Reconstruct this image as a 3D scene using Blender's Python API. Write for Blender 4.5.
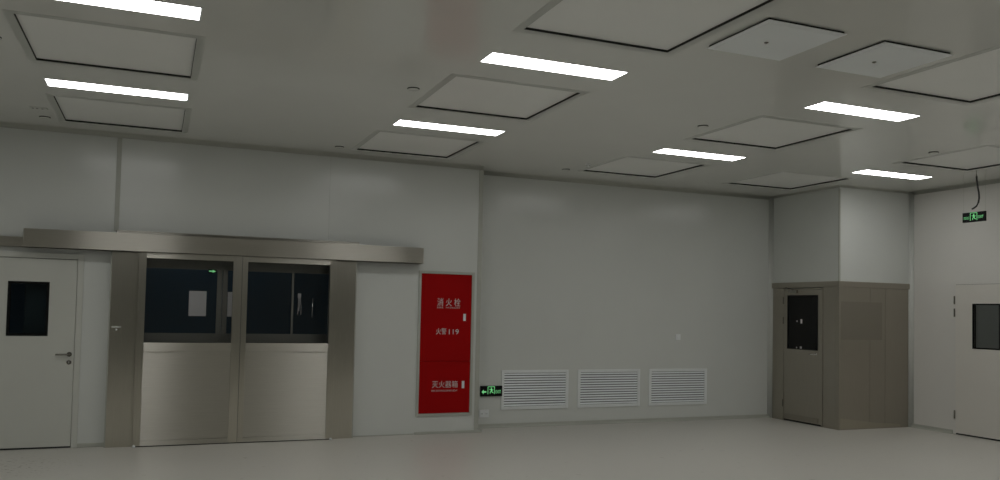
import bpy, bmesh, math, random
from mathutils import Vector, Matrix

random.seed(7)
scene = bpy.context.scene
for o in list(bpy.data.objects):
    bpy.data.objects.remove(o, do_unlink=True)
COL = scene.collection

# ------------------------------------------------------------------ camera
EYE = 1.66
YAW, PITCH, ROLL = 0.3909, 0.0396, 0.0210
F_PX, CY_PX = 832.95, 277.69
cam_d = bpy.data.cameras.new('camera')
cam_d.sensor_fit = 'HORIZONTAL'
cam_d.sensor_width = 36.0
cam_d.lens = 36.0 * F_PX / 1000.0
cam_d.shift_y = (CY_PX - 240.0) / 1000.0
cam_d.clip_start = 0.05
cam_d.clip_end = 200
cam = bpy.data.objects.new('camera', cam_d)
COL.objects.link(cam)
fwd = Vector((math.sin(YAW) * math.cos(PITCH), math.cos(YAW) * math.cos(PITCH), math.sin(PITCH)))
rgt = Vector((math.cos(YAW), -math.sin(YAW), 0))
upv = rgt.cross(fwd)
r2 = math.cos(ROLL) * rgt + math.sin(ROLL) * upv
u2 = -math.sin(ROLL) * rgt + math.cos(ROLL) * upv
cam.matrix_world = Matrix(((r2.x, u2.x, -fwd.x, 0), (r2.y, u2.y, -fwd.y, 0), (r2.z, u2.z, -fwd.z, EYE), (0, 0, 0, 1)))
scene.camera = cam

# ------------------------------------------------------------------ world, light level, exposure
world = bpy.data.worlds.new('world')
scene.world = world
world.use_nodes = True
world.node_tree.nodes['Background'].inputs[0].default_value = (0.0, 0.0, 0.0, 1)
world.node_tree.nodes['Background'].inputs[1].default_value = 0.0
LIGHT_STRENGTH = 9.6          # radiance of the LED diffusers
LIGHT_COLOR = (1.0, 0.995, 0.975)
vs = scene.view_settings
scene.display_settings.display_device = 'sRGB'
vs.view_transform = 'Standard'
vs.look = 'None'
vs.gamma = 1.0
vs.use_curve_mapping = False
vs.exposure = 0.0

# ------------------------------------------------------------------ room dimensions (metres)
H = 3.642                       # ceiling
YA, YB = 10.675, 11.021         # back wall: nearer part with the doors, set-back part with the grilles
XR = 10.838                     # wall on the right
XA = 4.115                      # outer corner between both parts
BX, BY = 9.389, 9.527           # booth: side plane, front plane
XL, YF = -6.0, -9.0             # far side walls of the room, out of view
COR = YA + 2.6                  # dim corridor behind the sliding door

# ------------------------------------------------------------------ materials
def new_mat(name):
    m = bpy.data.materials.new(name)
    m.use_nodes = True
    return m, m.node_tree.nodes, m.node_tree.links, m.node_tree.nodes['Principled BSDF']

def paint(name, col, rough=0.4, var=0.03, scale=3.0, spec=0.5, bump=0.0, bscale=80.0, metallic=0.0, coat=0.0):
    m, n, l, b = new_mat(name)
    tc = n.new('ShaderNodeTexCoord')
    nz = n.new('ShaderNodeTexNoise')
    nz.inputs['Scale'].default_value = scale
    nz.inputs['Detail'].default_value = 4
    l.new(tc.outputs['Object'], nz.inputs['Vector'])
    ramp = n.new('ShaderNodeValToRGB')
    ramp.color_ramp.elements[0].position = 0.3
    ramp.color_ramp.elements[1].position = 0.7
    ramp.color_ramp.elements[0].color = tuple(c * (1 - var) for c in col) + (1,)
    ramp.color_ramp.elements[1].color = tuple(min(1, c * (1 + var)) for c in col) + (1,)
    l.new(nz.outputs['Fac'], ramp.inputs['Fac'])
    l.new(ramp.outputs['Color'], b.inputs['Base Color'])
    b.inputs['Roughness'].default_value = rough
    b.inputs['Specular IOR Level'].default_value = spec
    b.inputs['Metallic'].default_value = metallic
    b.inputs['Coat Weight'].default_value = coat
    if bump:
        nb = n.new('ShaderNodeTexNoise')
        nb.inputs['Scale'].default_value = bscale
        nb.inputs['Detail'].default_value = 3
        l.new(tc.outputs['Object'], nb.inputs['Vector'])
        bp = n.new('ShaderNodeBump')
        bp.inputs['Strength'].default_value = bump
        bp.inputs['Distance'].default_value = 0.002
        l.new(nb.outputs['Fac'], bp.inputs['Height'])
        l.new(bp.outputs['Normal'], b.inputs['Normal'])
    return m

def steel(name, col, rough=0.32, stretch=(60, 60, 1.2), var=0.08, aniso=0.0, tangent=(1, 0, 0)):
    """brushed stainless sheet: streaks along the stretched axis, colour and gloss only"""
    m, n, l, b = new_mat(name)
    tc = n.new('ShaderNodeTexCoord')
    mp = n.new('ShaderNodeMapping')
    mp.inputs['Scale'].default_value = stretch
    l.new(tc.outputs['Object'], mp.inputs['Vector'])
    nz = n.new('ShaderNodeTexNoise')
    nz.inputs['Scale'].default_value = 3.0
    nz.inputs['Detail'].default_value = 5
    l.new(mp.outputs['Vector'], nz.inputs['Vector'])
    ramp = n.new('ShaderNodeValToRGB')
    ramp.color_ramp.elements[0].position = 0.3
    ramp.color_ramp.elements[1].position = 0.7
    ramp.color_ramp.elements[0].color = tuple(c * (1 - var) for c in col) + (1,)
    ramp.color_ramp.elements[1].color = tuple(min(1, c * (1 + var)) for c in col) + (1,)
    l.new(nz.outputs['Fac'], ramp.inputs['Fac'])
    l.new(ramp.outputs['Color'], b.inputs['Base Color'])
    mr = n.new('ShaderNodeMapRange')
    mr.inputs['To Min'].default_value = rough - 0.06
    mr.inputs['To Max'].default_value = rough + 0.08
    l.new(nz.outputs['Fac'], mr.inputs['Value'])
    l.new(mr.outputs['Result'], b.inputs['Roughness'])
    b.inputs['Metallic'].default_value = 1.0
    if aniso:
        cx = n.new('ShaderNodeCombineXYZ')
        for i in range(3): cx.inputs[i].default_value = tangent[i]
        l.new(cx.outputs[0], b.inputs['Tangent'])
        b.inputs['Anisotropic'].default_value = aniso
    return m

def glass(name, tint=(0.80, 0.85, 0.86)):
    """thin sheet: tinted see-through with a Fresnel mirror reflection"""
    m, n, l, b = new_mat(name)
    n.remove(b)
    out = n['Material Output']
    tr = n.new('ShaderNodeBsdfTransparent'); tr.inputs['Color'].default_value = tint + (1,)
    gl = n.new('ShaderNodeBsdfGlossy'); gl.inputs['Roughness'].default_value = 0.01
    fr = n.new('ShaderNodeFresnel'); fr.inputs['IOR'].default_value = 1.45
    mx = n.new('ShaderNodeMixShader')
    l.new(fr.outputs[0], mx.inputs[0]); l.new(tr.outputs[0], mx.inputs[1]); l.new(gl.outputs[0], mx.inputs[2])
    l.new(mx.outputs[0], out.inputs['Surface'])
    return m

def glow(name, col, strength, base=(0.8, 0.8, 0.8)):
    m, n, l, b = new_mat(name)
    b.inputs['Base Color'].default_value = base + (1,)
    b.inputs['Emission Color'].default_value = col + (1,)
    b.inputs['Emission Strength'].default_value = strength
    b.inputs['Roughness'].default_value = 0.5
    return m

M = {}
M['wall'] = paint('coated_wall_panel', (0.66, 0.68, 0.65), 0.20, 0.015, 1.5)
M['wall_warm'] = paint('coated_wall_panel_warm', (0.70, 0.69, 0.655), 0.22, 0.015, 1.5)
M['ceiling'] = paint('coated_ceiling_panel', (0.77, 0.78, 0.74), 0.13, 0.015, 1.5)
M['hatch'] = paint('hatch_panel_white', (0.94, 0.95, 0.92), 0.35, 0.015, 2)
M['diffuser_plate'] = paint('diffuser_plate_white', (0.90, 0.94, 0.95), 0.4, 0.015, 2)
M['alu'] = paint('painted_aluminium_profile', (0.46, 0.47, 0.42), 0.4, 0.03, 6)
M['cove'] = paint('corner_cove_profile', (0.60, 0.615, 0.58), 0.35, 0.02, 6)
M['gasket'] = paint('dark_gasket', (0.025, 0.026, 0.024), 0.7, 0.1, 30)
M['white_metal'] = paint('white_enamel', (0.80, 0.82, 0.82), 0.35, 0.02, 8)
M['door'] = paint('door_enamel', (0.60, 0.61, 0.56), 0.36, 0.015, 2)
M['door_warm'] = paint('door_enamel_warm', (0.68, 0.66, 0.61), 0.36, 0.015, 2)
M['steel'] = steel('brushed_stainless', (0.60, 0.575, 0.50), 0.30, (60, 60, 1.2), 0.05, 0.8, (1, 0, 0))
M['steel_h'] = steel('brushed_stainless_lengthwise', (0.55, 0.53, 0.475), 0.42, (1.2, 60, 60), 0.05, 1.0, (0, 0, 1))
M['steel_light'] = steel('bright_stainless_sheet', (0.60, 0.58, 0.52), 0.34, (1.2, 60, 60), 0.04, 1.0, (0, 0, 1))
M['steel_booth'] = steel('dull_stainless_sheet', (0.43, 0.40, 0.345), 0.42, (60, 60, 1.2), 0.05)
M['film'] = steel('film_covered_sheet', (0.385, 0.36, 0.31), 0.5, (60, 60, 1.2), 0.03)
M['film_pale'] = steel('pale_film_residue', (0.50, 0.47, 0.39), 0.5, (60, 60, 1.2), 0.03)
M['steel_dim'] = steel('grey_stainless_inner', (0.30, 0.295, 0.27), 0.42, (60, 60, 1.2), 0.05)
M['chrome'] = paint('dull_chrome', (0.30, 0.29, 0.26), 0.25, 0.05, 20, metallic=1.0)
M['bright_chrome'] = paint('polished_chrome', (0.85, 0.85, 0.86), 0.12, 0.03, 20, metallic=1.0)
M['black'] = paint('black_plastic', (0.006, 0.0065, 0.0065), 0.5, 0.1, 20, spec=0.15)
M['black_cable'] = paint('black_cable_sheath', (0.014, 0.014, 0.013), 0.5, 0.1, 30)
M['red'] = paint('red_enamel', (0.36, 0.003, 0.0035), 0.45, 0.04, 2, spec=0.08)
M['white_print'] = paint('white_print', (0.62, 0.60, 0.58), 0.5, 0.03, 10)
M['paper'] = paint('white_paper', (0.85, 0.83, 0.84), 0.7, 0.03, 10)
M['slat'] = paint('grille_slat_enamel', (0.82, 0.85, 0.87), 0.35, 0.02, 8)
M['grille_frame'] = paint('grille_frame_enamel', (0.82, 0.85, 0.85), 0.35, 0.02, 8)
M['duct'] = paint('dark_duct', (0.05, 0.052, 0.055), 0.6, 0.1, 10)
M['glass'] = glass('clear_tinted_glass', (0.965, 0.97, 0.97))
M['glass_dark'] = glass('dark_tinted_glass', (0.52, 0.59, 0.63))
M['green'] = glow('lit_green_print', (0.24, 0.78, 0.31), 0.60, (0.05, 0.3, 0.08))
M['led'] = glow('led_diffuser', LIGHT_COLOR, LIGHT_STRENGTH)
M['corridor_glow'] = glow('corridor_lamp_shade', (0.68, 0.87, 1.0), 8.5)
M['lobby_glow'] = glow('lobby_lamp_shade', (0.95, 1.0, 0.95), 8.5)
M['switch'] = paint('white_plastic', (0.82, 0.84, 0.85), 0.35, 0.02, 20)
M['corridor'] = paint('corridor_panel', (0.42, 0.50, 0.58), 0.4, 0.02, 2)

def floor_material():
    m, n, l, b = new_mat('grey_epoxy_floor')
    tc = n.new('ShaderNodeTexCoord')
    n1 = n.new('ShaderNodeTexNoise'); n1.inputs['Scale'].default_value = 0.55; n1.inputs['Detail'].default_value = 5
    n2 = n.new('ShaderNodeTexNoise'); n2.inputs['Scale'].default_value = 9.0; n2.inputs['Detail'].default_value = 6
    l.new(tc.outputs['Object'], n1.inputs['Vector'])
    l.new(tc.outputs['Object'], n2.inputs['Vector'])
    mix = n.new('ShaderNodeMix'); mix.data_type = 'RGBA'
    mix.inputs['A'].default_value = (0.565, 0.55, 0.505, 1)
    mix.inputs['B'].default_value = (0.63, 0.615, 0.57, 1)
    l.new(n1.outputs['Fac'], mix.inputs['Factor'])
    # a few dark scuffs, most by the left door
    sc = n.new('ShaderNodeValToRGB')
    sc.color_ramp.elements[0].position = 0.66; sc.color_ramp.elements[0].color = (1, 1, 1, 1)
    sc.color_ramp.elements[1].position = 0.74; sc.color_ramp.elements[1].color = (0.80, 0.79, 0.76, 1)
    l.new(n2.outputs['Fac'], sc.inputs['Fac'])
    mul = n.new('ShaderNodeMix'); mul.data_type = 'RGBA'; mul.blend_type = 'MULTIPLY'
    mul.inputs['Factor'].default_value = 1.0
    l.new(mix.outputs['Result'], mul.inputs['A'])
    l.new(sc.outputs['Color'], mul.inputs['B'])
    # dark shoe scuffs gathered by the hinged door
    n3 = n.new('ShaderNodeTexNoise'); n3.inputs['Scale'].default_value = 22.0; n3.inputs['Detail'].default_value = 5
    l.new(tc.outputs['Object'], n3.inputs['Vector'])
    ds = n.new('ShaderNodeVectorMath'); ds.operation = 'DISTANCE'
    ds.inputs[1].default_value = (-1.45, 9.6, 0.0)
    l.new(tc.outputs['Object'], ds.inputs[0])
    near = n.new('ShaderNodeMapRange')
    near.inputs['From Min'].default_value = 0.25; near.inputs['From Max'].default_value = 0.9
    near.inputs['To Min'].default_value = 1.0; near.inputs['To Max'].default_value = 0.0
    l.new(ds.outputs['Value'], near.inputs['Value'])
    spots = n.new('ShaderNodeMapRange')
    spots.inputs['From Min'].default_value = 0.56; spots.inputs['From Max'].default_value = 0.66
    l.new(n3.outputs['Fac'], spots.inputs['Value'])
    am = n.new('ShaderNodeMath'); am.operation = 'MULTIPLY'
    l.new(near.outputs['Result'], am.inputs[0]); l.new(spots.outputs['Result'], am.inputs[1])
    dirt = n.new('ShaderNodeMix'); dirt.data_type = 'RGBA'
    dirt.inputs['B'].default_value = (0.33, 0.31, 0.26, 1)
    l.new(am.outputs[0], dirt.inputs['Factor']); l.new(mul.outputs['Result'], dirt.inputs['A'])
    l.new(dirt.outputs['Result'], b.inputs['Base Color'])
    mr = n.new('ShaderNodeMapRange')
    mr.inputs['To Min'].default_value = 0.30; mr.inputs['To Max'].default_value = 0.44
    l.new(n1.outputs['Fac'], mr.inputs['Value'])
    l.new(mr.outputs['Result'], b.inputs['Roughness'])
    return m
M['floor'] = floor_material()

# ------------------------------------------------------------------ helpers
def setp(o, label=None, cat=None, group=None, kind=None):
    if label: o['label'] = label
    if cat: o['category'] = cat
    if group: o['group'] = group
    if kind: o['kind'] = kind
    return o

def empty(name, loc=(0, 0, 0), **kw):
    o = bpy.data.objects.new(name, None)
    o.empty_display_size = 0.1
    o.location = loc
    COL.objects.link(o)
    return setp(o, **kw)

def origin_of(parent):
    v = Vector((0, 0, 0))
    while parent is not None:
        v += parent.location
        parent = parent.parent
    return v

def link(name, bm, mat, parent=None, smooth=False, **kw):
    """mesh from a bmesh given in WORLD metres; parented parts are stored relative to their thing's base"""
    off = origin_of(parent)
    bmesh.ops.recalc_face_normals(bm, faces=bm.faces)
    me = bpy.data.meshes.new(name)
    if off.length:
        bmesh.ops.translate(bm, verts=bm.verts, vec=-off)
    bm.to_mesh(me)
    bm.free()
    if smooth:
        for p in me.polygons: p.use_smooth = True
    me.materials.append(M[mat])
    o = bpy.data.objects.new(name, me)
    COL.objects.link(o)
    if parent is not None: o.parent = parent
    return setp(o, **kw)

def box(bm, x0, x1, y0, y1, z0, z1, bev=0.0):
    vs_ = [bm.verts.new((x, y, z)) for x in (x0, x1) for y in (y0, y1) for z in (z0, z1)]
    idx = ((0, 1, 3, 2), (4, 6, 7, 5), (0, 4, 5, 1), (2, 3, 7, 6), (0, 2, 6, 4), (1, 5, 7, 3))
    fs = [bm.faces.new([vs_[i] for i in f]) for f in idx]
    if bev:
        es = list({e for f in fs for e in f.edges})
        bmesh.ops.bevel(bm, geom=es, offset=bev, segments=2, affect='EDGES', profile=0.6)
    return bm

def boxes(*args, bev=0.0):
    bm = bmesh.new()
    for a in args: box(bm, *a, bev=bev)
    return bm

def ring(bm, x0, x1, z0, z1, w, y0, y1, axis='Y', bev=0.0, bottom=True):
    """rectangular frame in a wall plane; axis = wall normal"""
    sides = [(x0, x0 + w, z0, z1), (x1 - w, x1, z0, z1), (x0 + w, x1 - w, z1 - w, z1)]
    if bottom: sides.append((x0 + w, x1 - w, z0, z0 + w))
    for a, b, c, d in sides:
        if axis == 'Y': box(bm, a, b, y0, y1, c, d, bev)
        elif axis == 'X': box(bm, y0, y1, a, b, c, d, bev)
        else: box(bm, a, b, c, d, y0, y1, bev)
    return bm

def tube(bm, pts, r, seg=10, caps=True):
    pts = [Vector(p) for p in pts]
    rings = []
    for i, p in enumerate(pts):
        d = (pts[min(i + 1, len(pts) - 1)] - pts[max(i - 1, 0)]).normalized()
        a = Vector((0, 0, 1)) if abs(d.z) < 0.9 else Vector((1, 0, 0))
        u = d.cross(a).normalized(); v = d.cross(u)
        rings.append([bm.verts.new(p + r * (math.cos(t) * u + math.sin(t) * v)) for t in [2 * math.pi * k / seg for k in range(seg)]])
    for i in range(len(rings) - 1):
        for k in range(seg):
            bm.faces.new((rings[i][k], rings[i][(k + 1) % seg], rings[i + 1][(k + 1) % seg], rings[i + 1][k]))
    if caps:
        bm.faces.new(rings[0]); bm.faces.new(rings[-1][::-1])
    return bm

def lathe(bm, c, axis, prof, seg=24):
    """prof: (radius, offset along axis)"""
    c = Vector(c); axis = Vector(axis).normalized()
    a = Vector((0, 0, 1)) if abs(axis.z) < 0.9 else Vector((1, 0, 0))
    u = axis.cross(a).normalized(); v = axis.cross(u)
    rings = []
    for r, h in prof:
        rings.append([bm.verts.new(c + axis * h + r * (math.cos(t) * u + math.sin(t) * v)) for t in [2 * math.pi * k / seg for k in range(seg)]])
    for i in range(len(rings) - 1):
        for k in range(seg):
            bm.faces.new((rings[i][k], rings[i][(k + 1) % seg], rings[i + 1][(k + 1) % seg], rings[i + 1][k]))
    bm.faces.new(rings[0]); bm.faces.new(rings[-1][::-1])
    return bm

def cove(bm, p0, p1, n1, n2, r, seg=6):
    """concave fillet filling the corner along p0-p1 between surfaces that face n1 and n2"""
    p0, p1, n1, n2 = map(Vector, (p0, p1, n1, n2))
    prof = [Vector((0, 0, 0))]
    for k in range(seg + 1):
        t = math.pi / 2 * k / seg
        prof.append(r * (n1 + n2) - r * (math.cos(t) * n2 + math.sin(t) * n1))
    a = [bm.verts.new(p0 + q) for q in prof]
    b = [bm.verts.new(p1 + q) for q in prof]
    n = len(prof)
    for i in range(n):
        bm.faces.new((a[i], a[(i + 1) % n], b[(i + 1) % n], b[i]))
    bm.faces.new(a); bm.faces.new(b[::-1])
    return bm

def polys(bm, P, faces2d, depth=0.0):
    """flat polygons, P maps (a, b, d) to the world"""
    for f in faces2d:
        top = [bm.verts.new(P(a, b, depth)) for a, b in f]
        bm.faces.new(top)
        if depth:
            bot = [bm.verts.new(P(a, b, 0)) for a, b in f]
            n = len(f)
            for i in range(n):
                bm.faces.new((bot[i], bot[(i + 1) % n], top[(i + 1) % n], top[i]))
    return bm

def text_bm(body, P, a0, a1, b0, b1):
    """lettering as geometry, fitted into the rectangle a0..a1 x b0..b1 of a plane"""
    cu = bpy.data.curves.new('lettering', 'FONT')
    cu.body = body
    cu.size = 1.0
    cu.resolution_u = 3
    o = bpy.data.objects.new('lettering', cu)
    COL.objects.link(o)
    bpy.context.view_layer.update()
    dg = bpy.context.evaluated_depsgraph_get()
    me = bpy.data.meshes.new_from_object(o.evaluated_get(dg))
    bpy.data.objects.remove(o, do_unlink=True)
    bpy.data.curves.remove(cu)
    bm = bmesh.new()
    bm.from_mesh(me)
    bpy.data.meshes.remove(me)
    xs = [v.co.x for v in bm.verts]; ys = [v.co.y for v in bm.verts]
    x0, x1, y0, y1 = min(xs), max(xs), min(ys), max(ys)
    for v in bm.verts:
        v.co = P(a0 + (v.co.x - x0) / (x1 - x0) * (a1 - a0), b0 + (v.co.y - y0) / (y1 - y0) * (b1 - b0), 0)
    return bm

def dup(root, loc, label=None):
    def cp(o, parent):
        c = o.copy()
        COL.objects.link(c)
        c.parent = parent
        for ch in o.children: cp(ch, c)
        return c
    r = cp(root, None)
    r.location = loc
    if label: r['label'] = label
    return r

S = dict(kind='structure')

# ------------------------------------------------------------------ openings
D1 = (-1.868, -0.778, 0.0, 2.206)          # hinged door in the back wall
SL = (-0.12, 2.05, 0.0, 2.20)              # sliding door opening
FC = (3.230, 4.020, 0.235, 2.173)          # fire cabinet recess
BD = (9.850, 10.722, 0.0, 2.112)           # booth door (along Y)
RD = (7.80, 8.752, 0.0, 2.192)             # door in the right wall (along Y)

# ------------------------------------------------------------------ floor, ceiling, walls
link('floor', boxes((XL - 0.2, 13.2, YF - 0.2, 13.6, -0.12, 0.0)), 'floor', label='pale grey epoxy floor of the whole hall', **S)

HATCHES = [  # x centre, y centre
    (-0.382, 7.148), (-0.388, 9.625), (2.888, 7.228), (2.860, 9.704), (6.058, 9.698), (2.922, 4.705),
    (6.123, 7.228), (8.477, 9.620), (6.198, 4.735), (9.264, 7.186)]
HS = 0.597           # half opening
xs = sorted({XL - 0.1, 13.2} | {c + s * HS for c, _ in HATCHES for s in (-1, 1)})
ys = sorted({YF - 0.1, 13.5} | {c + s * HS for _, c in HATCHES for s in (-1, 1)})
bm = bmesh.new()
vg = {}
def gv(x, y):
    if (x, y) not in vg: vg[(x, y)] = bm.verts.new((x, y, H))
    return vg[(x, y)]
for i in range(len(xs) - 1):
    for j in range(len(ys) - 1):
        mx, my = (xs[i] + xs[i + 1]) / 2, (ys[j] + ys[j + 1]) / 2
        if any(abs(mx - a) < HS and abs(my - b) < HS for a, b in HATCHES): continue
        bm.faces.new((gv(xs[i], ys[j]), gv(xs[i], ys[j + 1]), gv(xs[i + 1], ys[j + 1]), gv(xs[i + 1], ys[j])))
ceil = link('ceiling', bm, 'ceiling', label='off-white coated panel ceiling of the whole hall', **S)
md = ceil.modifiers.new('thickness', 'SOLIDIFY'); md.thickness = 0.02; md.offset = -1
# recalculated normals of an open sheet may point either way; aim them down
if ceil.data.polygons[0].normal.z > 0:
    ceil.data.flip_normals()
link('roof_slab', boxes((XL - 0.2, 13.2, YF - 0.2, 13.6, H + 0.35, H + 0.45)), 'alu', label='closed slab above the ceiling panels', **S)

T = 0.1
wA = empty('wall_back_left', (0, YA, 0), label='off-white panel wall with the doors and fire cabinet', **S)
def wp(parent, *rects, y0=YA, y1=YA + T):
    return link('panel', boxes(*[(a, b, y0, y1, c, d) for a, b, c, d in rects]), 'wall', parent)
wp(wA, (XL, D1[0], 0, H), (D1[0], D1[1], D1[3], H), (D1[1], -0.458, 0, H))
wp(wA, (-0.452, SL[0], 0, H), (SL[0], 2.012, SL[3], H))
wp(wA, (2.0132, SL[1], SL[3], H), (SL[1], FC[0], 0, H), (FC[0], FC[1], 0, FC[2]), (FC[0], FC[1], FC[3], H), (FC[1], XA, 0, H))
link('return_panel', boxes((XA - T, XA, YA + T, YB + T, 0, H)), 'wall', wA)
link('joint_strip', boxes((-0.480, -0.430, YA - 0.012, YA, 2.50, H - 0.05), bev=0.003), 'alu', wA)
link('corner_profile', boxes((XA - 0.055, XA + 0.004, YA - 0.006, YA, 0.03, H - 0.05), (XA, XA + 0.006, YA - 0.006, YA + 0.05, 0.03, H - 0.05), bev=0.002), 'alu', wA)

link('wall_back_right', boxes((XA, XR + T, YB, YB + T, 0, H)), 'wall', label='plain off-white panel wall above the three grilles', **S)
link('wall_left', boxes((XL - T, XL, YF, YA, 0, H)), 'wall', label='plain side wall of the hall', **S)
link('wall_front', boxes((XL - T, XR + T, YF - T, YF, 0, H)), 'wall', label='plain wall behind the camera', **S)
wR = link('wall_right', boxes((XR, XR + T, YF, RD[0], 0, H), (XR, XR + T, RD[0], RD[1], RD[3], H), (XR, XR + T, RD[1], YB + T, 0, H)), 'wall_warm',
          label='off-white panel wall with the warm white door', **S)

# booth walls: stainless below, white above
wB = empty('wall_booth', (BX, BY, 0), label='stainless clad booth in the corner with white panels above', **S)
ZS = 2.208
link('upper_panel', boxes((BX, XR, BY, BY + 0.06, ZS, H)), 'wall', wB)
link('upper_panel', boxes((BX, BX + 0.06, BY + 0.06, YB, ZS, H)), 'wall', wB)
link('corner_strip', boxes((BX - 0.004, BX + 0.022, BY - 0.004, BY + 0.022, ZS, H - 0.05), bev=0.002), 'alu', wB)
link('header_band', boxes((BX - 0.006, XR, BY - 0.006, BY + 0.06, 2.122, ZS), bev=0.002), 'steel_booth', wB)
link('header_band', boxes((BX - 0.006, BX + 0.06, BY + 0.061, YB, 2.122, ZS), bev=0.002), 'steel_booth', wB)
for a, b in ((BX, 9.997), (10.0, 10.302), (10.305, XR)):
    link('steel_panel', boxes((a, b, BY, BY + 0.06, 0.0, 2.12), bev=0.0015), 'steel_booth', wB)
link('steel_panel', boxes((BX, BX + 0.06, BY + 0.062, BD[0], 0, 2.12), bev=0.0015), 'steel_booth', wB)
link('steel_panel', boxes((BX, BX + 0.06, BD[1], YB, 0, 2.12), bev=0.0015), 'steel_booth', wB)
link('film_patch', boxes((BX + 0.015, 10.238, BY - 0.0015, BY, 1.335, 1.905)), 'film', wB, label='darker rectangle of film left on the steel')  # thin sheet in a darker tone than the booth front
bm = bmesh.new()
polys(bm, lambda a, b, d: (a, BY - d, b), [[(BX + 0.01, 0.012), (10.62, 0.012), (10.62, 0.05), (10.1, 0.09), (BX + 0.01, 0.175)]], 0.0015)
link('film_patch', bm, 'film_pale', wB, label='paler wedge of film along the foot of the steel')  # thin wedge in a paler tone than the booth front
link('corner_angle', boxes((BX - 0.002, BX + 0.03, BY - 0.002, BY + 0.03, 0, 2.12), bev=0.001), 'steel_booth', wB)
link('inner_wall', boxes((BX + 0.3, XR, YB - 0.02, YB - 0.001, 0, H)), 'corridor', wB)

# corridor shell behind the back wall and a small lobby behind the right wall
link('wall_corridor', boxes((XL - T, XA, COR, COR + T, 0, H), (XL - T, XL, YA + T, COR, 0, H), (XA - 0.1, XA - 0.0, YB + T, COR, 0, H)), 'corridor',
     label='dim corridor walls seen through the sliding door glass', **S)
link('wall_lobby', boxes((12.9, 13.0, 5.5, YB + T, 0, H), (XR + T, 12.9, 5.5, 5.6, 0, H), (XR + T, 12.9, YB, YB + T, 0, H)), 'wall',
     label='dim lobby walls seen through the window of the door', **S)

ll = empty('lobby_lamp', (11.9, 8.6, H), label='round ceiling lamp of the lobby behind the right door', cat='ceiling light')  # added lamp, out of view, brightens the right door's window
link('housing', lathe(bmesh.new(), (11.9, 8.6, H), (0, 0, -1), [(0.17, 0), (0.17, 0.03), (0.15, 0.045)]), 'white_metal', ll)
link('shade', lathe(bmesh.new(), (11.9, 8.6, H - 0.045), (0, 0, -1), [(0.15, 0), (0.14, 0.03), (0.08, 0.05)]), 'lobby_glow', ll, True)

cl_ = empty('corridor_lamp', (0.5, YA + 1.6, H), label='dim bluish ceiling lamp of the corridor behind the sliding door', cat='ceiling light')  # added lamp, out of view, lifts the dark behind the sliding glass
link('housing', lathe(bmesh.new(), (0.5, YA + 1.6, H), (0, 0, -1), [(0.17, 0), (0.17, 0.03), (0.15, 0.045)]), 'white_metal', cl_)
link('shade', lathe(bmesh.new(), (0.5, YA + 1.6, H - 0.045), (0, 0, -1), [(0.15, 0), (0.14, 0.03), (0.08, 0.05)]), 'corridor_glow', cl_, True)

# ------------------------------------------------------------------ coves and skirtings
R_ = 0.05
def trim(name, bm, mat, label):
    return link(name, bm, mat, None, True, label=label, **S)
trim('trim_1', cove(bmesh.new(), (XL, YA, H), (XA, YA, H), (0, 0, -1), (0, -1, 0), R_), 'alu', 'coved strip between ceiling and the wall with doors')
trim('trim_2', cove(bmesh.new(), (XA, YB, H), (BX, YB, H), (0, 0, -1), (0, -1, 0), R_), 'alu', 'coved strip between ceiling and the wall with grilles')
trim('trim_3', cove(bmesh.new(), (BX, BY, H), (BX, YB, H), (0, 0, -1), (-1, 0, 0), 0.03), 'alu', 'coved strip above the booth door side')
trim('trim_4', cove(bmesh.new(), (BX, BY, H), (XR, BY, H), (0, 0, -1), (0, -1, 0), 0.03), 'alu', 'coved strip above the booth front')
trim('trim_5', cove(bmesh.new(), (XR, YF, H), (XR, BY, H), (0, 0, -1), (-1, 0, 0), R_), 'alu', 'coved strip between ceiling and the right wall')
trim('trim_6', cove(bmesh.new(), (BX, YB, 0), (BX, YB, H), (0, -1, 0), (-1, 0, 0), 0.055), 'cove', 'coved upright strip where the booth meets the back wall')
trim('trim_7', cove(bmesh.new(), (XR, BY, 0), (XR, BY, H), (0, -1, 0), (-1, 0, 0), 0.055), 'cove', 'coved upright strip where the booth meets the right wall')
trim('trim_8', cove(bmesh.new(), (XA, YB, 0), (XA, YB, H), (0, -1, 0), (1, 0, 0), R_), 'cove', 'coved upright strip in the set-back corner')
def skirt(name, boxes_, label, r=None):
    return link(name, boxes(*boxes_, bev=0.003), 'alu', None, label=label, **S)
link('baseboard_back_right', cove(boxes((XA, BX, YB - 0.012, YB, 0, 0.055), bev=0.003), (XA, YB - 0.012, 0), (BX, YB - 0.012, 0), (0, -1, 0), (0, 0, 1), 0.03), 'alu',
     label='low coved skirting under the three grilles', **S)
skirt('baseboard_back_left', [(D1[1], -0.49, YA - 0.012, YA, 0, 0.045)], 'short skirting between hinged door and sliding door')
skirt('baseboard_cabinet', [(3.215, 4.165, YA - 0.03, YA, 0, 0.032)], 'floor strip below the red fire cabinet')
skirt('baseboard_middle', [(2.40, 3.21, YA - 0.004, YA, 0, 0.012)], 'thin sealed joint between floor and wall by the cabinet')
link('baseboard_right', cove(boxes((XR - 0.012, XR, RD[1] + 0.04, BY, 0, 0.06), bev=0.003), (XR - 0.012, RD[1] + 0.04, 0), (XR - 0.012, BY, 0), (-1, 0, 0), (0, 0, 1), 0.03), 'alu',
     label='low coved skirting between booth and right door', **S)
link('baseboard_near', cove(boxes((XR - 0.012, XR, YF, RD[0] - 0.04, 0, 0.06), bev=0.003), (XR - 0.012, YF, 0), (XR - 0.012, RD[0] - 0.04, 0), (-1, 0, 0), (0, 0, 1), 0.03), 'alu',
     label='low coved skirting of the right wall past the door', **S)

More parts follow.
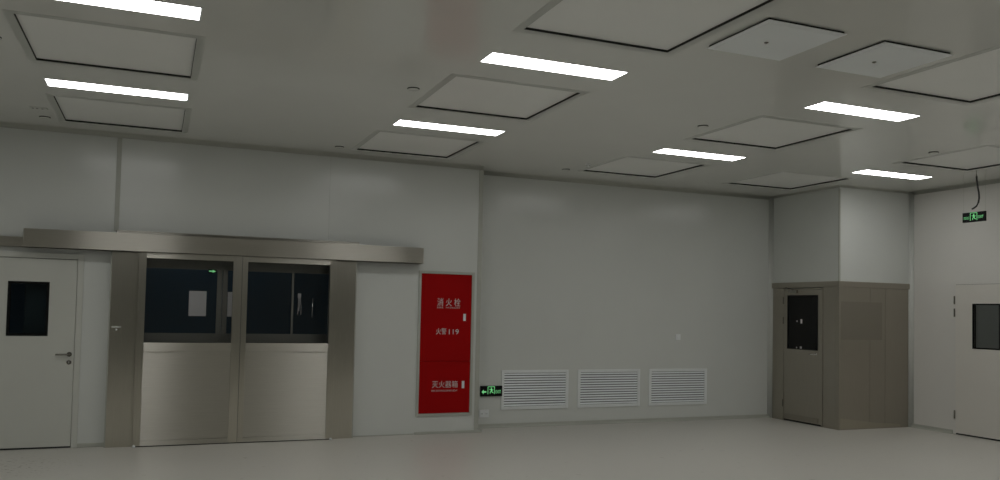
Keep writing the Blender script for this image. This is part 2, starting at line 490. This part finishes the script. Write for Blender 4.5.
# ------------------------------------------------------------------ ceiling hatches
def make_hatch(x, y, label):
    root = empty('ceiling_hatch', (x, y, H), label=label, cat='ceiling hatch', group='square recessed ceiling hatches')
    bm = bmesh.new()
    ring(bm, x - HS - 0.062, x + HS + 0.062, y - HS - 0.062, y + HS + 0.062, 0.062, H - 0.0015, H, axis='Z')
    link('frame', bm, 'hatch_frame', root)
    bm = bmesh.new()
    ring(bm, x - HS - 0.012, x + HS + 0.012, y - HS - 0.012, y + HS + 0.012, 0.0145, H + 0.0005, H + 0.03, axis='Z')
    link('gasket', bm, 'gasket', root)
    link('panel', boxes((x - HS + 0.003, x + HS - 0.003, y - HS + 0.003, y + HS - 0.003, H + 0.017, H + 0.03)), 'hatch', root)
    return root
M['hatch_frame'] = paint('hatch_frame_grey', (0.54, 0.555, 0.52), 0.3, 0.02, 6)
HLAB = ['square ceiling hatch between the two lights nearest the picture\'s left edge',
        'square ceiling hatch above the hinged door at the back wall, beyond the last light',
        'square ceiling hatch above the stretch left of the fire cabinet, between two lights',
        'square ceiling hatch close to the back wall, left of the fire cabinet',
        'square ceiling hatch above the left grille, close to the set-back wall',
        'large-looking square ceiling hatch cut by the picture\'s top edge, beside the first diffuser plate',
        'square ceiling hatch between the lights in front of the booth, away from the walls',
        'square ceiling hatch touching the booth\'s upper wall beside its door',
        'square ceiling hatch next to the second diffuser plate, cut by the picture\'s right edge',
        'square ceiling hatch above the hanging exit sign near the right wall']
h0 = None
for (x, y), lab in zip(HATCHES, HLAB):
    if h0 is None: h0 = make_hatch(x, y, lab)
    else: dup(h0, (x, y, H), lab)

# ------------------------------------------------------------------ LED ceiling lights
def make_light(x, y, label):
    root = empty('ceiling_light', (x, y, H), label=label, cat='ceiling light', group='long rectangular ceiling lights')
    bm = bmesh.new()
    ring(bm, x - 0.607, x + 0.607, y - 0.138, y + 0.138, 0.0115, H - 0.003, H, axis='Z')
    link('frame', bm, 'white_metal', root)
    link('diffuser', boxes((x - 0.595, x + 0.595, y - 0.127, y + 0.127, H - 0.004, H - 0.0005)), 'led', root)
    return root
LIGHTS = [(-0.385, 5.985, 'lit ceiling light cut by the picture\'s top edge, above the left doors'),
          (-0.386, 8.477, 'lit ceiling light above the hinged door, between two hatches'),
          (2.921, 6.010, 'lit ceiling light beside the large-looking hatch at the top, middle of the room'),
          (2.898, 8.563, 'lit ceiling light between two hatches in front of the fire cabinet'),
          (6.160, 8.542, 'lit ceiling light in front of the grilles, between two hatches'),
          (6.212, 6.012, 'lit ceiling light beneath the two pale diffuser plates'),
          (9.301, 8.479, 'lit ceiling light in front of the booth\'s white upper wall')]
HIDDEN = [(9.30, 6.0)] + [(x, y) for y in (3.46, 0.95) for x in (-0.385, 2.91, 6.2, 9.3)] + [(-3.68, y) for y in (8.48, 6.0, 3.46)]
l0 = None
for x, y, lab in LIGHTS:
    if l0 is None: l0 = make_light(x, y, lab)
    else: dup(l0, (x, y, H), lab)
for x, y in HIDDEN:
    dup(l0, (x, y, H), 'lit ceiling light of the same grid outside the picture')

# ------------------------------------------------------------------ pale diffuser plates
def make_plate(x, y, label):
    root = empty('air_diffuser', (x, y, H), label=label, cat='air diffuser', group='pale square diffuser plates')
    link('neck', boxes((x - 0.325, x + 0.325, y - 0.325, y + 0.325, H - 0.016, H)), 'gasket', root)  # near-black sides paint the shadow gap above the plate
    link('plate', boxes((x - 0.338, x + 0.338, y - 0.338, y + 0.338, H - 0.021, H - 0.016), bev=0.001), 'diffuser_plate', root)
    link('inner_plate', boxes((x - 0.298, x + 0.298, y - 0.298, y + 0.298, H - 0.0235, H - 0.021), bev=0.001), 'diffuser_plate', root)
    bm = bmesh.new()
    lathe(bm, (x - 0.05, y + 0.03, H - 0.0235), (0, 0, -1), [(0.016, 0), (0.016, 0.004), (0.008, 0.008)], 14)
    link('center_knob', bm, 'chrome', root)
    return root
v0 = make_plate(4.024, 4.703, 'pale square diffuser plate between the large-looking hatch and its twin plate')
dup(v0, (5.058, 4.711, H), 'pale square diffuser plate beside the hatch at the right picture edge')

# ------------------------------------------------------------------ round covers and small ceiling fittings
def make_cover(x, y, r, label):
    root = empty('ceiling_cover', (x, y, H), label=label, cat='ceiling cover', group='round sprinkler covers on the ceiling')
    link('rim', lathe(bmesh.new(), (x, y, H), (0, 0, -1), [(r, 0), (r, 0.006), (r - 0.003, 0.007)]), 'gasket', root)  # near-black rim paints the shade on the disc's edge
    link('disc', lathe(bmesh.new(), (x, y, H - 0.007), (0, 0, -1), [(r - 0.004, 0), (r - 0.004, 0.003), (r - 0.010, 0.005)]), 'ceiling', root, True)
    return root
c0 = make_cover(2.077, 7.178, 0.055, 'round ceiling cover near the corner of a hatch, left of the long middle light')
for x, y, lab in ((2.03, 10.22, 'round ceiling cover close to the back wall by the far middle hatch'),
                  (5.245, 7.221, 'round ceiling cover beside the hatch in front of the booth'),
                  (5.211, 10.316, 'round ceiling cover at the set-back wall, left of its hatch'),
                  (8.45, 7.11, 'round ceiling cover near the hatch above the hanging exit sign'),
                  (-1.20, 7.20, 'round ceiling cover at the picture\'s left edge, beside the nearest hatch'),
                  (-1.173, 10.116, 'round ceiling cover above the hinged door, close to the back wall')):
    dup(c0, (x, y, H), lab)
root = empty('sprinkler_head', (5.271, 9.788, H), label='small pale sprinkler head beside the hatch over the grilles', cat='sprinkler')
link('flange', lathe(bmesh.new(), (5.271, 9.788, H), (0, 0, -1), [(0.035, 0), (0.033, 0.008), (0.02, 0.012)]), 'white_metal', root, True)
link('head', lathe(bmesh.new(), (5.271, 9.788, H - 0.012), (0, 0, -1), [(0.012, 0), (0.012, 0.02), (0.026, 0.024), (0.026, 0.028)]), 'white_metal', root)
root = empty('ceiling_socket', (-1.184, 9.674, H), label='small plate with three dark holes on the ceiling above the hinged door', cat='ceiling socket')
link('plate', boxes((-1.26, -1.10, 9.63, 9.72, H - 0.006, H), bev=0.002), 'ceiling', root)
for dx in (-0.05, -0.012, 0.035):
    link('hole', lathe(bmesh.new(), (-1.184 + dx, 9.674, H - 0.006), (0, 0, -1), [(0.012, 0), (0.011, 0.0015)], 12), 'gasket', root)

# ------------------------------------------------------------------ hinged door in the back wall
def lever_set(parent, x, y, z, d, mat='chrome', zc=-0.09):
    """lever handle with rose and a lock rose on a door face that looks towards -Y; d = lever direction along X"""
    h = link('handle', tube(lathe(bmesh.new(), (x, y, z), (0, -1, 0), [(0.027, 0), (0.027, 0.008), (0.012, 0.01), (0.011, 0.05)], 20),
             [(x, y - 0.045, z), (x + d * 0.05, y - 0.052, z), (x + d * 0.135, y - 0.05, z - 0.002)], 0.0105), mat, parent, True)
    link('lock_rose', lathe(bmesh.new(), (x, y, z + zc), (0, -1, 0), [(0.026, 0), (0.026, 0.008), (0.022, 0.010)], 20), mat, parent)
    link('keyhole', boxes((x - 0.005, x + 0.005, y - 0.012, y - 0.010, z + zc - 0.014, z + zc + 0.014)), 'bright_chrome', parent)
    return h
d1 = empty('door_1', ((D1[0] + D1[1]) / 2, YA, 0), label='off-white hinged door with small dark window, left of the sliding door', cat='door', **S)
bm2 = boxes((D1[0], D1[0] + 0.062, YA - 0.012, YA + T, 0, D1[3]), (D1[1] - 0.062, D1[1], YA - 0.012, YA + T, 0, D1[3]),
            (D1[0] + 0.062, D1[1] - 0.062, YA - 0.012, YA + T, D1[3] - 0.062, D1[3]), bev=0.003)
link('frame', bm2, 'door', d1)
W1 = (-1.530, -1.118, 1.266, 1.878)
lx0, lx1, lz0, lz1 = D1[0] + 0.066, D1[1] - 0.066, 0.020, D1[3] - 0.068
leaf = link('leaf', boxes((lx0, W1[0], YA - 0.006, YA + 0.04, lz0, lz1), (W1[1], lx1, YA - 0.006, YA + 0.04, lz0, lz1),
                   (W1[0], W1[1], YA - 0.006, YA + 0.04, lz0, W1[2]), (W1[0], W1[1], YA - 0.006, YA + 0.04, W1[3], lz1)), 'door', d1)
link('window_border', ring(bmesh.new(), W1[0], W1[1], W1[2], W1[3], 0.028, YA - 0.009, YA + 0.042), 'black', d1)
link('pane', boxes((W1[0] + 0.02, W1[1] - 0.02, YA + 0.004, YA + 0.01, W1[2] + 0.02, W1[3] - 0.02)), 'glass_dark', d1)
link('threshold_seal', boxes((lx0, lx1, YA, YA + 0.035, 0.002, 0.019)), 'gasket', d1)
link('head_seal', boxes((lx0, lx1, YA + 0.002, YA + 0.04, lz1 + 0.0005, lz1 + 0.0055)), 'gasket', d1)
lever_set(d1, -0.892, YA - 0.006, 1.061, -1)
# boxed steel run that carries on behind the sliding door header towards the left
tr = empty('steel_trunking', (-3.1, YA, 2.262), label='boxed steel run on the wall above the hinged door, behind the header\'s end', cat='trunking')
link('body', boxes((-4.9, -1.36, YA - 0.07, YA, 2.262, 2.372), bev=0.004), 'steel_h', tr)
link('cover', boxes((-4.9, -1.40, YA - 0.075, YA - 0.0705, 2.285, 2.340), bev=0.001), 'steel_h', tr)

# ------------------------------------------------------------------ sliding door
d2 = empty('door_2', (0.96, YA, 0), label='closed double sliding door of stainless steel with dark upper glass', cat='door', **S)
yj = YA - 0.10
yl0, yl1 = YA - 0.158, YA - 0.112
link('header', boxes((-1.378, 3.229, YA - 0.20, YA, 2.257, 2.462), bev=0.005), 'steel_h', d2)
link('header_back_plate', boxes((-0.448, 2.412, YA - 0.02, YA, 2.462, 2.508), bev=0.002), 'steel_h', d2)
link('jamb', boxes((-0.483, -0.125, yj, YA, 0, 2.2565), bev=0.004), 'steel', d2)
link('jamb', boxes((2.055, 2.362, yj, YA, 0, 2.2565), bev=0.004), 'steel', d2)
link('jamb_edge', boxes((-0.497, -0.484, yj + 0.004, YA, 0, 2.256), bev=0.002), 'alu', d2)
link('jamb_edge', boxes((2.363, 2.376, yj + 0.004, YA, 0, 2.256), bev=0.002), 'alu', d2)
def sliding_leaf(x0, x1, gx0, gx1, pull):
    """x0..x1 whole leaf, gx0..gx1 glass and lower sheet"""
    root = link('leaf', boxes((x0, gx0, yl0, yl1, 0.012, 2.255), (gx1, x1, yl0, yl1, 0.012, 2.255), bev=0.002), 'steel', d2)
    def sub(name, bm, mat): return link(name, bm, mat, None)
    out = []
    out.append(('top_rail', boxes((gx0, gx1, yl0, yl1, 2.188, 2.255), bev=0.002), 'steel_light'))
    out.append(('bottom_rail', boxes((gx0, gx1, yl0, yl1, 0.012, 0.068), bev=0.002), 'steel_light'))
    out.append(('middle_rail', boxes((gx0, gx1, yl0 - 0.003, yl1, 1.098, 1.203), bev=0.002), 'steel_light'))
    out.append(('lower_sheet', boxes((gx0, gx1, yl0 + 0.010, yl1 - 0.002, 0.0685, 1.0975)), 'steel_light'))
    out.append(('pane', boxes((gx0, gx1, yl0 + 0.018, yl0 + 0.026, 1.2035, 2.1875)), 'glass'))
    out.append(('bottom_seal', boxes((x0, x1, yl0 + 0.008, yl1 - 0.004, 0.001, 0.0115)), 'gasket'))
    for nm, b, mt in out:
        link(nm, b, mt, root)
    return root
# leaf objects carry their own base so rails and pane are sub-parts of each leaf
sliding_leaf(-0.196, 0.954, -0.116, 0.852, 1)
sliding_leaf(0.958, 2.100, 1.022, 2.018, -1)
link('meeting_gasket', boxes((0.9545, 0.9575, yl0 + 0.006, yl1, 0.012, 2.255)), 'gasket', d2)
for x in (-0.180, 2.078):
    link('floor_guide', lathe(bmesh.new(), (x, yl0 - 0.018, 0), (0, 0, 1), [(0.017, 0), (0.017, 0.018), (0.012, 0.026)], 16), 'white_metal', d2, True)
b_ = link('push_button', boxes((-0.462, -0.362, yj - 0.006, yj, 1.31, 1.386), bev=0.002), 'steel', d2)
link('button_ledge', boxes((-0.462, -0.362, yj - 0.014, yj - 0.0062, 1.374, 1.384)), 'white_metal', b_)
link('button', lathe(bmesh.new(), (-0.410, yj - 0.006, 1.349), (0, -1, 0), [(0.011, 0), (0.011, 0.006), (0.007, 0.008)], 14), 'white_metal', b_)

# inner set of doors across the corridor side
YI = YA + 0.30
d5 = empty('door_5', (1.0, YI, 0), label='second steel glazed door behind the sliding door glass', cat='door', **S)
ix0, ix1 = -1.4, 3.4
link('bottom_panel', boxes((ix0, ix1, YI, YI + 0.045, 0.01, 1.302)), 'steel_dim', d5)
link('top_panel', boxes((ix0, ix1, YI, YI + 0.045, 2.092, 2.6)), 'steel_dim', d5)
for a, b in ((ix0, -0.42), (0.700, 0.760), (0.766, 0.826), (1.618, 1.644), (2.60, ix1)):
    link('stile', boxes((a, b, YI - 0.004, YI + 0.045, 1.302, 2.092), bev=0.002), 'steel_dim', d5)
for a, b in ((-0.42, 0.700), (0.826, 1.618), (1.644, 2.60)):
    link('pane', boxes((a, b, YI + 0.018, YI + 0.026, 1.302, 2.092)), 'glass_dark', d5)
for x, z0, z1 in ((1.702, 1.545, 1.825), (1.882, 1.525, 1.765)):
    link('pull_handle', tube(bmesh.new(), [(x, YI + 0.018, z1), (x, YI - 0.03, z1), (x, YI - 0.03, (z0 + z1) / 2), (x, YI - 0.03, z0), (x, YI + 0.018, z0)], 0.009), 'bright_chrome', d5, True)
for x0, x1, lab in ((0.376, 0.580, 'sheet of white paper taped behind the left sliding door glass'),
                    (0.832, 1.036, 'second sheet of white paper, half hidden by the sliding door\'s middle stile')):
    pb = link('paper_notice', boxes((x0, x1, YI + 0.0165, YI + 0.0178, 1.515, 1.825)), 'paper', label=lab, cat='paper', group='paper sheets behind the glass')
es = empty('exit_lamp', (0.646, YI, 2.06), label='tiny green arrow lamp glowing under the inner door\'s top rail', cat='exit sign')
sx, sz = 0.640, 2.076
link('case', boxes((sx - 0.05, sx + 0.05, YI - 0.012, YI + 0.017, sz - 0.024, sz + 0.024), bev=0.002), 'black', es)
bm = polys(bmesh.new(), lambda a, b, d: (sx + a, YI - 0.0125 - d, sz + b), [[(-0.042, 0.007), (-0.042, -0.007), (0.0, -0.007), (0.0, 0.007)], [(0.0, 0.019), (0.0, -0.019), (0.040, 0.0)]])
link('arrow', bm, 'green', es)  # glowing arrow stands in for a sign's reflection in the glass
tg = empty('paper_tag', (1.71, YI - 0.04, 1.77), label='small white tag and strings hung on the inner door\'s pull handle', cat='tag')
link('card', boxes((1.690, 1.732, YI - 0.043, YI - 0.0405, 1.772, 1.828)), 'paper', tg)  # white reflection streaks in the glass, built as card and strips
for k, (a, b, zb) in enumerate(((1.700, 1.690, 1.56), (1.712, 1.708, 1.60), (1.722, 1.735, 1.555))):
    link('string', tube(bmesh.new(), [(a, YI - 0.042, 1.772), ((a + b) / 2 + 0.006, YI - 0.044, (1.772 + zb) / 2), (b, YI - 0.042, zb)], 0.0045, 6), 'paper', tg)

# ------------------------------------------------------------------ fire cabinet
fc = empty('fire_cabinet', ((FC[0] + FC[1]) / 2, YA, FC[2]), label='tall red fire hydrant and extinguisher cabinet set into the white wall', cat='fire cabinet')
fx0, fx1, fz0, fz1 = FC
link('body', boxes((fx0 + 0.002, fx1 - 0.002, YA + 0.03, YA + T + 0.06, fz0 + 0.002, fz1 - 0.002)), 'red', fc)
link('frame', ring(bmesh.new(), fx0 - 0.002, fx1 + 0.002, fz0 - 0.002, fz1 + 0.002, 0.036, YA - 0.014, YA + 0.03, bev=0.003), 'alu', fc)
ZM = 0.967
ux0, ux1 = fx0 + 0.037, fx1 - 0.037
PA = lambda a, b, d: (a, YA - 0.0065 - d, b)
ud = link('door', boxes((ux0, ux1, YA - 0.006, YA + 0.014, ZM + 0.0025, fz1 - 0.037), bev=0.002), 'red', fc, label='upper red door with white hydrant lettering')
ld = link('door', boxes((ux0, ux1, YA - 0.006, YA + 0.014, fz0 + 0.037, ZM - 0.0025), bev=0.002), 'red', fc, label='lower red door with white extinguisher lettering')
link('lettering', text_bm('消 火 栓', PA, 3.494, 3.822, 1.705, 1.812), 'white_print', ud)
link('lettering', text_bm('FIRE', PA, 3.494, 3.580, 1.676, 1.696), 'white_print', ud)
link('lettering', text_bm('HYDRANT', PA, 3.618, 3.818, 1.676, 1.696), 'white_print', ud)
link('lettering', text_bm('火警', PA, 3.486, 3.632, 1.325, 1.410), 'white_print', ud)
link('lettering', text_bm('119', PA, 3.668, 3.808, 1.328, 1.396), 'white_print', ud)
link('lettering', text_bm('灭火器箱', PA, 3.446, 3.810, 0.610, 0.702), 'white_print', ld)
link('lettering', text_bm('FIRE EXTINGUISHER BOX', PA, 3.440, 3.806, 0.560, 0.582), 'white_print', ld)
for d, z0, z1 in ((ud, 1.512, 1.606), (ld, 0.600, 0.698)):
    hx = 3.886
    hd = link('handle', boxes((hx - 0.018, hx + 0.018, YA - 0.014, YA - 0.0062, z0, z1), bev=0.002), 'white_metal', d)

# ------------------------------------------------------------------ grilles
def make_grille(x, label):
    gw, z0, z1 = 1.070, 0.250, 0.812
    root = empty('vent_grille', (x, YB, z0), label=label, cat='vent grille', group='white louvred wall grilles')
    a, b = x - gw / 2, x + gw / 2
    link('frame', ring(bmesh.new(), a, b, z0, z1, 0.042, YB - 0.016, YB, bev=0.003), 'grille_frame', root)
    link('duct', boxes((a + 0.03, b - 0.03, YB - 0.0025, YB - 0.0005, z0 + 0.03, z1 - 0.03)), 'duct', root)
    n = 13
    zi0, zi1 = z0 + 0.042, z1 - 0.042
    pitch = (zi1 - zi0) / n
    for k in range(n):
        zc = zi0 + (k + 0.5) * pitch
        bm = bmesh.new()
        # sloping blade: inner edge high, outer edge low, with a rolled front lip
        pr = [(YB - 0.003, zc + 0.012), (YB - 0.013, zc - 0.006), (YB - 0.015, zc - 0.011), (YB - 0.013, zc - 0.0125), (YB - 0.010, zc - 0.008), (YB - 0.003, zc + 0.008)]
        va = [bm.verts.new((a + 0.042, p, q)) for p, q in pr]
        vb = [bm.verts.new((b - 0.042, p, q)) for p, q in pr]
        m = len(pr)
        for i in range(m): bm.faces.new((va[i], va[(i + 1) % m], vb[(i + 1) % m], vb[i]))
        bm.faces.new(va); bm.faces.new(vb[::-1])
        link('slat', bm, 'slat', root)
    return root
g0 = make_grille(5.129, 'white louvred wall grille next to the low green exit sign')
dup(g0, (6.357, YB, 0.250), 'white louvred wall grille in the middle of the three')
dup(g0, (7.590, YB, 0.250), 'white louvred wall grille nearest the steel booth')

# ------------------------------------------------------------------ green exit signs
def running_man(P, w):
    """pictogram: door outline with a running figure, about w tall, centred on 0,0"""
    h = w / 2
    f = []
    t = 0.075 * w
    f += [[(-h, -h), (-h + t, -h), (-h + t, h), (-h, h)], [(h - t, -h), (h, -h), (h, h), (h - t, h)], [(-h + t, h - t), (h - t, h - t), (h - t, h), (-h + t, h)]]
    def limb(pts, wd):
        for (x0, y0), (x1, y1) in zip(pts[:-1], pts[1:]):
            dx, dy = x1 - x0, y1 - y0
            L = math.hypot(dx, dy); nx, ny = -dy / L * wd / 2, dx / L * wd / 2
            ex, ey = dx / L * wd * 0.3, dy / L * wd * 0.3
            f.append([((x0 - ex + nx) * w, (y0 - ey + ny) * w), ((x0 - ex - nx) * w, (y0 - ey - ny) * w), ((x1 + ex - nx) * w, (y1 + ey - ny) * w), ((x1 + ex + nx) * w, (y1 + ey + ny) * w)])
    head = [(0.02 * w + 0.085 * w * math.cos(a), 0.27 * w + 0.085 * w * math.sin(a)) for a in [2 * math.pi * k / 12 for k in range(12)]]
    f.append(head)
    limb([(0.02, 0.14), (0.06, -0.10)], 0.17)
    limb([(0.0, 0.13), (-0.16, 0.06), (-0.24, 0.14)], 0.07)
    limb([(0.06, 0.12), (0.19, 0.02), (0.28, 0.08)], 0.07)
    limb([(0.03, -0.10), (-0.12, -0.20), (-0.14, -0.40)], 0.09)
    limb([(0.08, -0.10), (0.14, -0.26), (0.30, -0.34)], 0.09)
    return polys(bmesh.new(), P, f)

e1 = empty('exit_sign', (4.438, YB, 0.446), label='small black exit sign with green arrow low on the wall', cat='exit sign', group='green exit signs')
ex, ez = 4.438, 0.519
PB = lambda a, b, d: (ex + a, YB - 0.0235, ez + b)
link('case', boxes((ex - 0.166, ex + 0.166, YB - 0.023, YB, ez - 0.074, ez + 0.074), bev=0.003), 'black', e1)
link('pictogram', running_man(lambda a, b, d: (ex - 0.004 + a, YB - 0.0235, ez + 0.012 + b), 0.108), 'green', e1)
arrow = [[(-0.150, -0.01), (-0.118, 0.022), (-0.118, -0.042)], [(-0.118, 0.0), (-0.118, -0.02), (-0.078, -0.02), (-0.078, 0.0)]]
link('arrow', polys(bmesh.new(), PB, arrow), 'green', e1)
link('lettering', text_bm('EXIT', PB, 0.064, 0.146, -0.032, 0.012), 'green', e1)

XS = 9.93
e2 = empty('exit_sign', (XS, 7.7445, 2.963), label='black hanging exit sign with green figure, below the ceiling hatch by the right wall', cat='exit sign', group='green exit signs')
sy, sz = 7.7445, 3.027
link('case', boxes((XS, XS + 0.028, sy - 0.165, sy + 0.165, sz - 0.065, sz + 0.065), bev=0.003), 'black', e2)
# seen from the room the sign's left end is the far one: a runs towards -Y
PS = lambda a, b, d: (XS - 0.0006, sy - a, sz + b)
link('pictogram', running_man(lambda a, b, d: (XS - 0.0006, sy - a, sz + 0.006 + b), 0.104), 'green', e2)
link('lettering', text_bm('安全出口', PS, -0.146, -0.064, -0.026, 0.012), 'green', e2)
link('lettering', text_bm('EXIT', PS, 0.062, 0.142, -0.022, 0.014), 'green', e2)
for yy in (sy - 0.160, sy + 0.160):
    link('hanging_wire', tube(bmesh.new(), [(XS + 0.014, yy, sz + 0.065), (XS + 0.014, yy, H)], 0.0015, 6), 'alu', e2)
cb = empty('power_cable', (9.93, 7.70, H), label='short black cable dangling from the ceiling above the hanging exit sign', cat='cable')
pts = [(9.93, 7.700, 3.56), (9.93, 7.697, 3.50), (9.93, 7.685, 3.42), (9.93, 7.668, 3.34), (9.93, 7.664, 3.27), (9.93, 7.675, 3.21), (9.93, 7.705, 3.165), (9.93, 7.745, 3.142), (9.93, 7.768, 3.134)]
link('sheath', tube(bmesh.new(), pts, 0.011, 10), 'black_cable', cb, True)
link('conductor', tube(bmesh.new(), [(9.93, 7.702, H), (9.93, 7.700, 3.56)], 0.005, 8), 'chrome', cb, True)

# ------------------------------------------------------------------ socket and switch on the set-back wall
sk = empty('wall_socket', (4.340, YB, 0.144), label='white double wall socket below the low exit sign', cat='socket')
link('plate', boxes((4.266, 4.410, YB - 0.010, YB, 0.150, 0.256), bev=0.003), 'switch', sk)
for dx in (0.036, 0.108):
    ins = link('insert', boxes((4.266 + dx - 0.026, 4.266 + dx + 0.026, YB - 0.012, YB - 0.0095, 0.170, 0.236), bev=0.001), 'grille_frame', sk)
    for q in (-0.009, 0.009):
        link('slot', boxes((4.266 + dx + q - 0.002, 4.266 + dx + q + 0.002, YB - 0.0124, YB - 0.0119, 0.192, 0.210)), 'black', ins)
sw = empty('wall_switch', (7.577, YB, 1.262), label='small white switch plate alone on the wall above the right grille', cat='switch')
link('plate', boxes((7.534, 7.620, YB - 0.010, YB, 1.262, 1.350), bev=0.003), 'switch', sw)
link('rocker', boxes((7.556, 7.598, YB - 0.014, YB - 0.0095, 1.280, 1.332), bev=0.002), 'grille_frame', sw)

# ------------------------------------------------------------------ booth door (faces -X)
d3 = empty('door_3', (BX, (BD[0] + BD[1]) / 2, 0), label='narrow stainless door with tall dark window in the steel booth', cat='door', **S)
link('frame', boxes((BX - 0.010, BX + 0.06, BD[0], BD[0] + 0.024, 0, BD[3]), (BX - 0.010, BX + 0.06, BD[1] - 0.024, BD[1], 0, BD[3]),
                    (BX - 0.010, BX + 0.06, BD[0] + 0.024, BD[1] - 0.024, BD[3] - 0.024, BD[3]), bev=0.002), 'steel_booth', d3)
bx0, bx1 = BX - 0.004, BX + 0.04
by0, by1, bz0, bz1 = BD[0] + 0.028, BD[1] - 0.028, 0.030, BD[3] - 0.029
W3 = (9.950, 10.622, 1.148, 2.004)
link('leaf', boxes((bx0, bx1, by0, W3[0], bz0, bz1), (bx0, bx1, W3[1], by1, bz0, bz1), (bx0, bx1, W3[0], W3[1], bz0, W3[2]), (bx0, bx1, W3[0], W3[1], W3[3], bz1)), 'steel_booth', d3)
link('gap_seal', boxes((BX + 0.01, BX + 0.03, BD[0] + 0.0242, by0 - 0.0002, 0.002, bz1), (BX + 0.01, BX + 0.03, by1 + 0.0002, BD[1] - 0.0242, 0.002, bz1), (BX + 0.01, BX + 0.03, by0, by1, 0.002, 0.029)), 'gasket', d3)
link('window_border', ring(bmesh.new(), W3[0], W3[1], W3[2], W3[3], 0.016, BX - 0.007, BX + 0.042, axis='X'), 'black', d3)
pn = link('pane', boxes((BX + 0.002, BX + 0.008, W3[0] + 0.012, W3[1] - 0.012, W3[2] + 0.012, W3[3] - 0.012)), 'glass_dark', d3)
for yy, zz, hh in ((10.312, 1.592, 0.034), (10.320, 1.176, 0.022)):  # reflections in the booth window, drawn as small white plates
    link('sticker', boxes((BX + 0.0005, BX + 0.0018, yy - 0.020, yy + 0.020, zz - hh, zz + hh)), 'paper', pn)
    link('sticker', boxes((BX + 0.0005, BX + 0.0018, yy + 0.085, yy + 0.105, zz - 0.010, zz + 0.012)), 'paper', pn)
for z in (1.92, 1.60, 0.275):
    link('hinge', lathe(bmesh.new(), (BX - 0.012, BD[1] - 0.014, z - 0.055), (0, 0, 1), [(0.009, 0), (0.009, 0.11)], 12), 'chrome', d3)
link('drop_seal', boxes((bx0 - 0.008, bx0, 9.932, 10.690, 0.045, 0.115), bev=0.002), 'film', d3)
cl = link('door_closer', boxes((BX - 0.045, BX - 0.005, 10.38, 10.56, 2.035, 2.085), bev=0.006), 'chrome', d3)
link('closer_arm', tube(bmesh.new(), [(BX - 0.03, 10.46, 2.088), (BX - 0.07, 10.58, 2.125), (BX - 0.02, 10.66, 2.13)], 0.007, 8), 'chrome', cl)
hb = lathe(bmesh.new(), (bx0, 9.986, 1.09), (-1, 0, 0), [(0.024, 0), (0.024, 0.007), (0.010, 0.009), (0.010, 0.045)], 18)
tube(hb, [(bx0 - 0.042, 9.986, 1.09), (bx0 - 0.046, 10.03, 1.09), (bx0 - 0.044, 10.10, 1.088)], 0.0095)
link('handle', hb, 'bright_chrome', d3, True)

# ------------------------------------------------------------------ door in the right wall (faces -X)
d4 = empty('door_4', (XR, (RD[0] + RD[1]) / 2, 0), label='warm white hinged door with black framed window in the right wall', cat='door', **S)
link('frame', boxes((XR - 0.004, XR + T, RD[1] - 0.010, RD[1] + 0.030, 0, RD[3] + 0.03), (XR - 0.004, XR + T, RD[0] - 0.030, RD[0] + 0.010, 0, RD[3] + 0.03),
                    (XR - 0.004, XR + T, RD[0] + 0.010, RD[1] - 0.010, RD[3] - 0.010, RD[3] + 0.03), bev=0.001), 'wall_warm', d4)
ry0, ry1, rz0, rz1 = RD[0] + 0.014, RD[1] - 0.014, 0.024, RD[3] - 0.014
W4 = (8.04, 8.466, 1.258, 1.902)
link('leaf', boxes((XR - 0.012, XR + 0.035, ry0, W4[0], rz0, rz1), (XR - 0.012, XR + 0.035, W4[1], ry1, rz0, rz1),
                   (XR - 0.012, XR + 0.035, W4[0], W4[1], rz0, W4[2]), (XR - 0.012, XR + 0.035, W4[0], W4[1], W4[3], rz1)), 'door_warm', d4)
link('gap_seal', boxes((XR + 0.002, XR + 0.02, ry0, ry1, 0.002, 0.0238), (XR + 0.002, XR + 0.02, ry1 + 0.0002, RD[1] - 0.0102, 0.002, rz1), (XR + 0.002, XR + 0.02, ry0, ry1, rz1 + 0.0002, RD[3] - 0.0102)), 'gasket', d4)
link('window_border', ring(bmesh.new(), W4[0], W4[1], W4[2], W4[3], 0.019, XR - 0.015, XR + 0.037, axis='X'), 'black', d4)
link('pane', boxes((XR + 0.000, XR + 0.006, W4[0] + 0.02, W4[1] - 0.02, W4[2] + 0.02, W4[3] - 0.02)), 'glass', d4)
for z in (1.955, 1.770, 0.288):
    link('hinge', lathe(bmesh.new(), (XR - 0.014, RD[1] + 0.002, z - 0.06), (0, 0, 1), [(0.011, 0), (0.011, 0.12)], 12), 'chrome', d4)
hb = lathe(bmesh.new(), (XR - 0.012, 7.86, 1.05), (-1, 0, 0), [(0.027, 0), (0.027, 0.008), (0.011, 0.010), (0.011, 0.05)], 18)
tube(hb, [(XR - 0.058, 7.86, 1.05), (XR - 0.062, 7.91, 1.05), (XR - 0.060, 7.99, 1.048)], 0.0105)
link('handle', hb, 'chrome', d4, True)
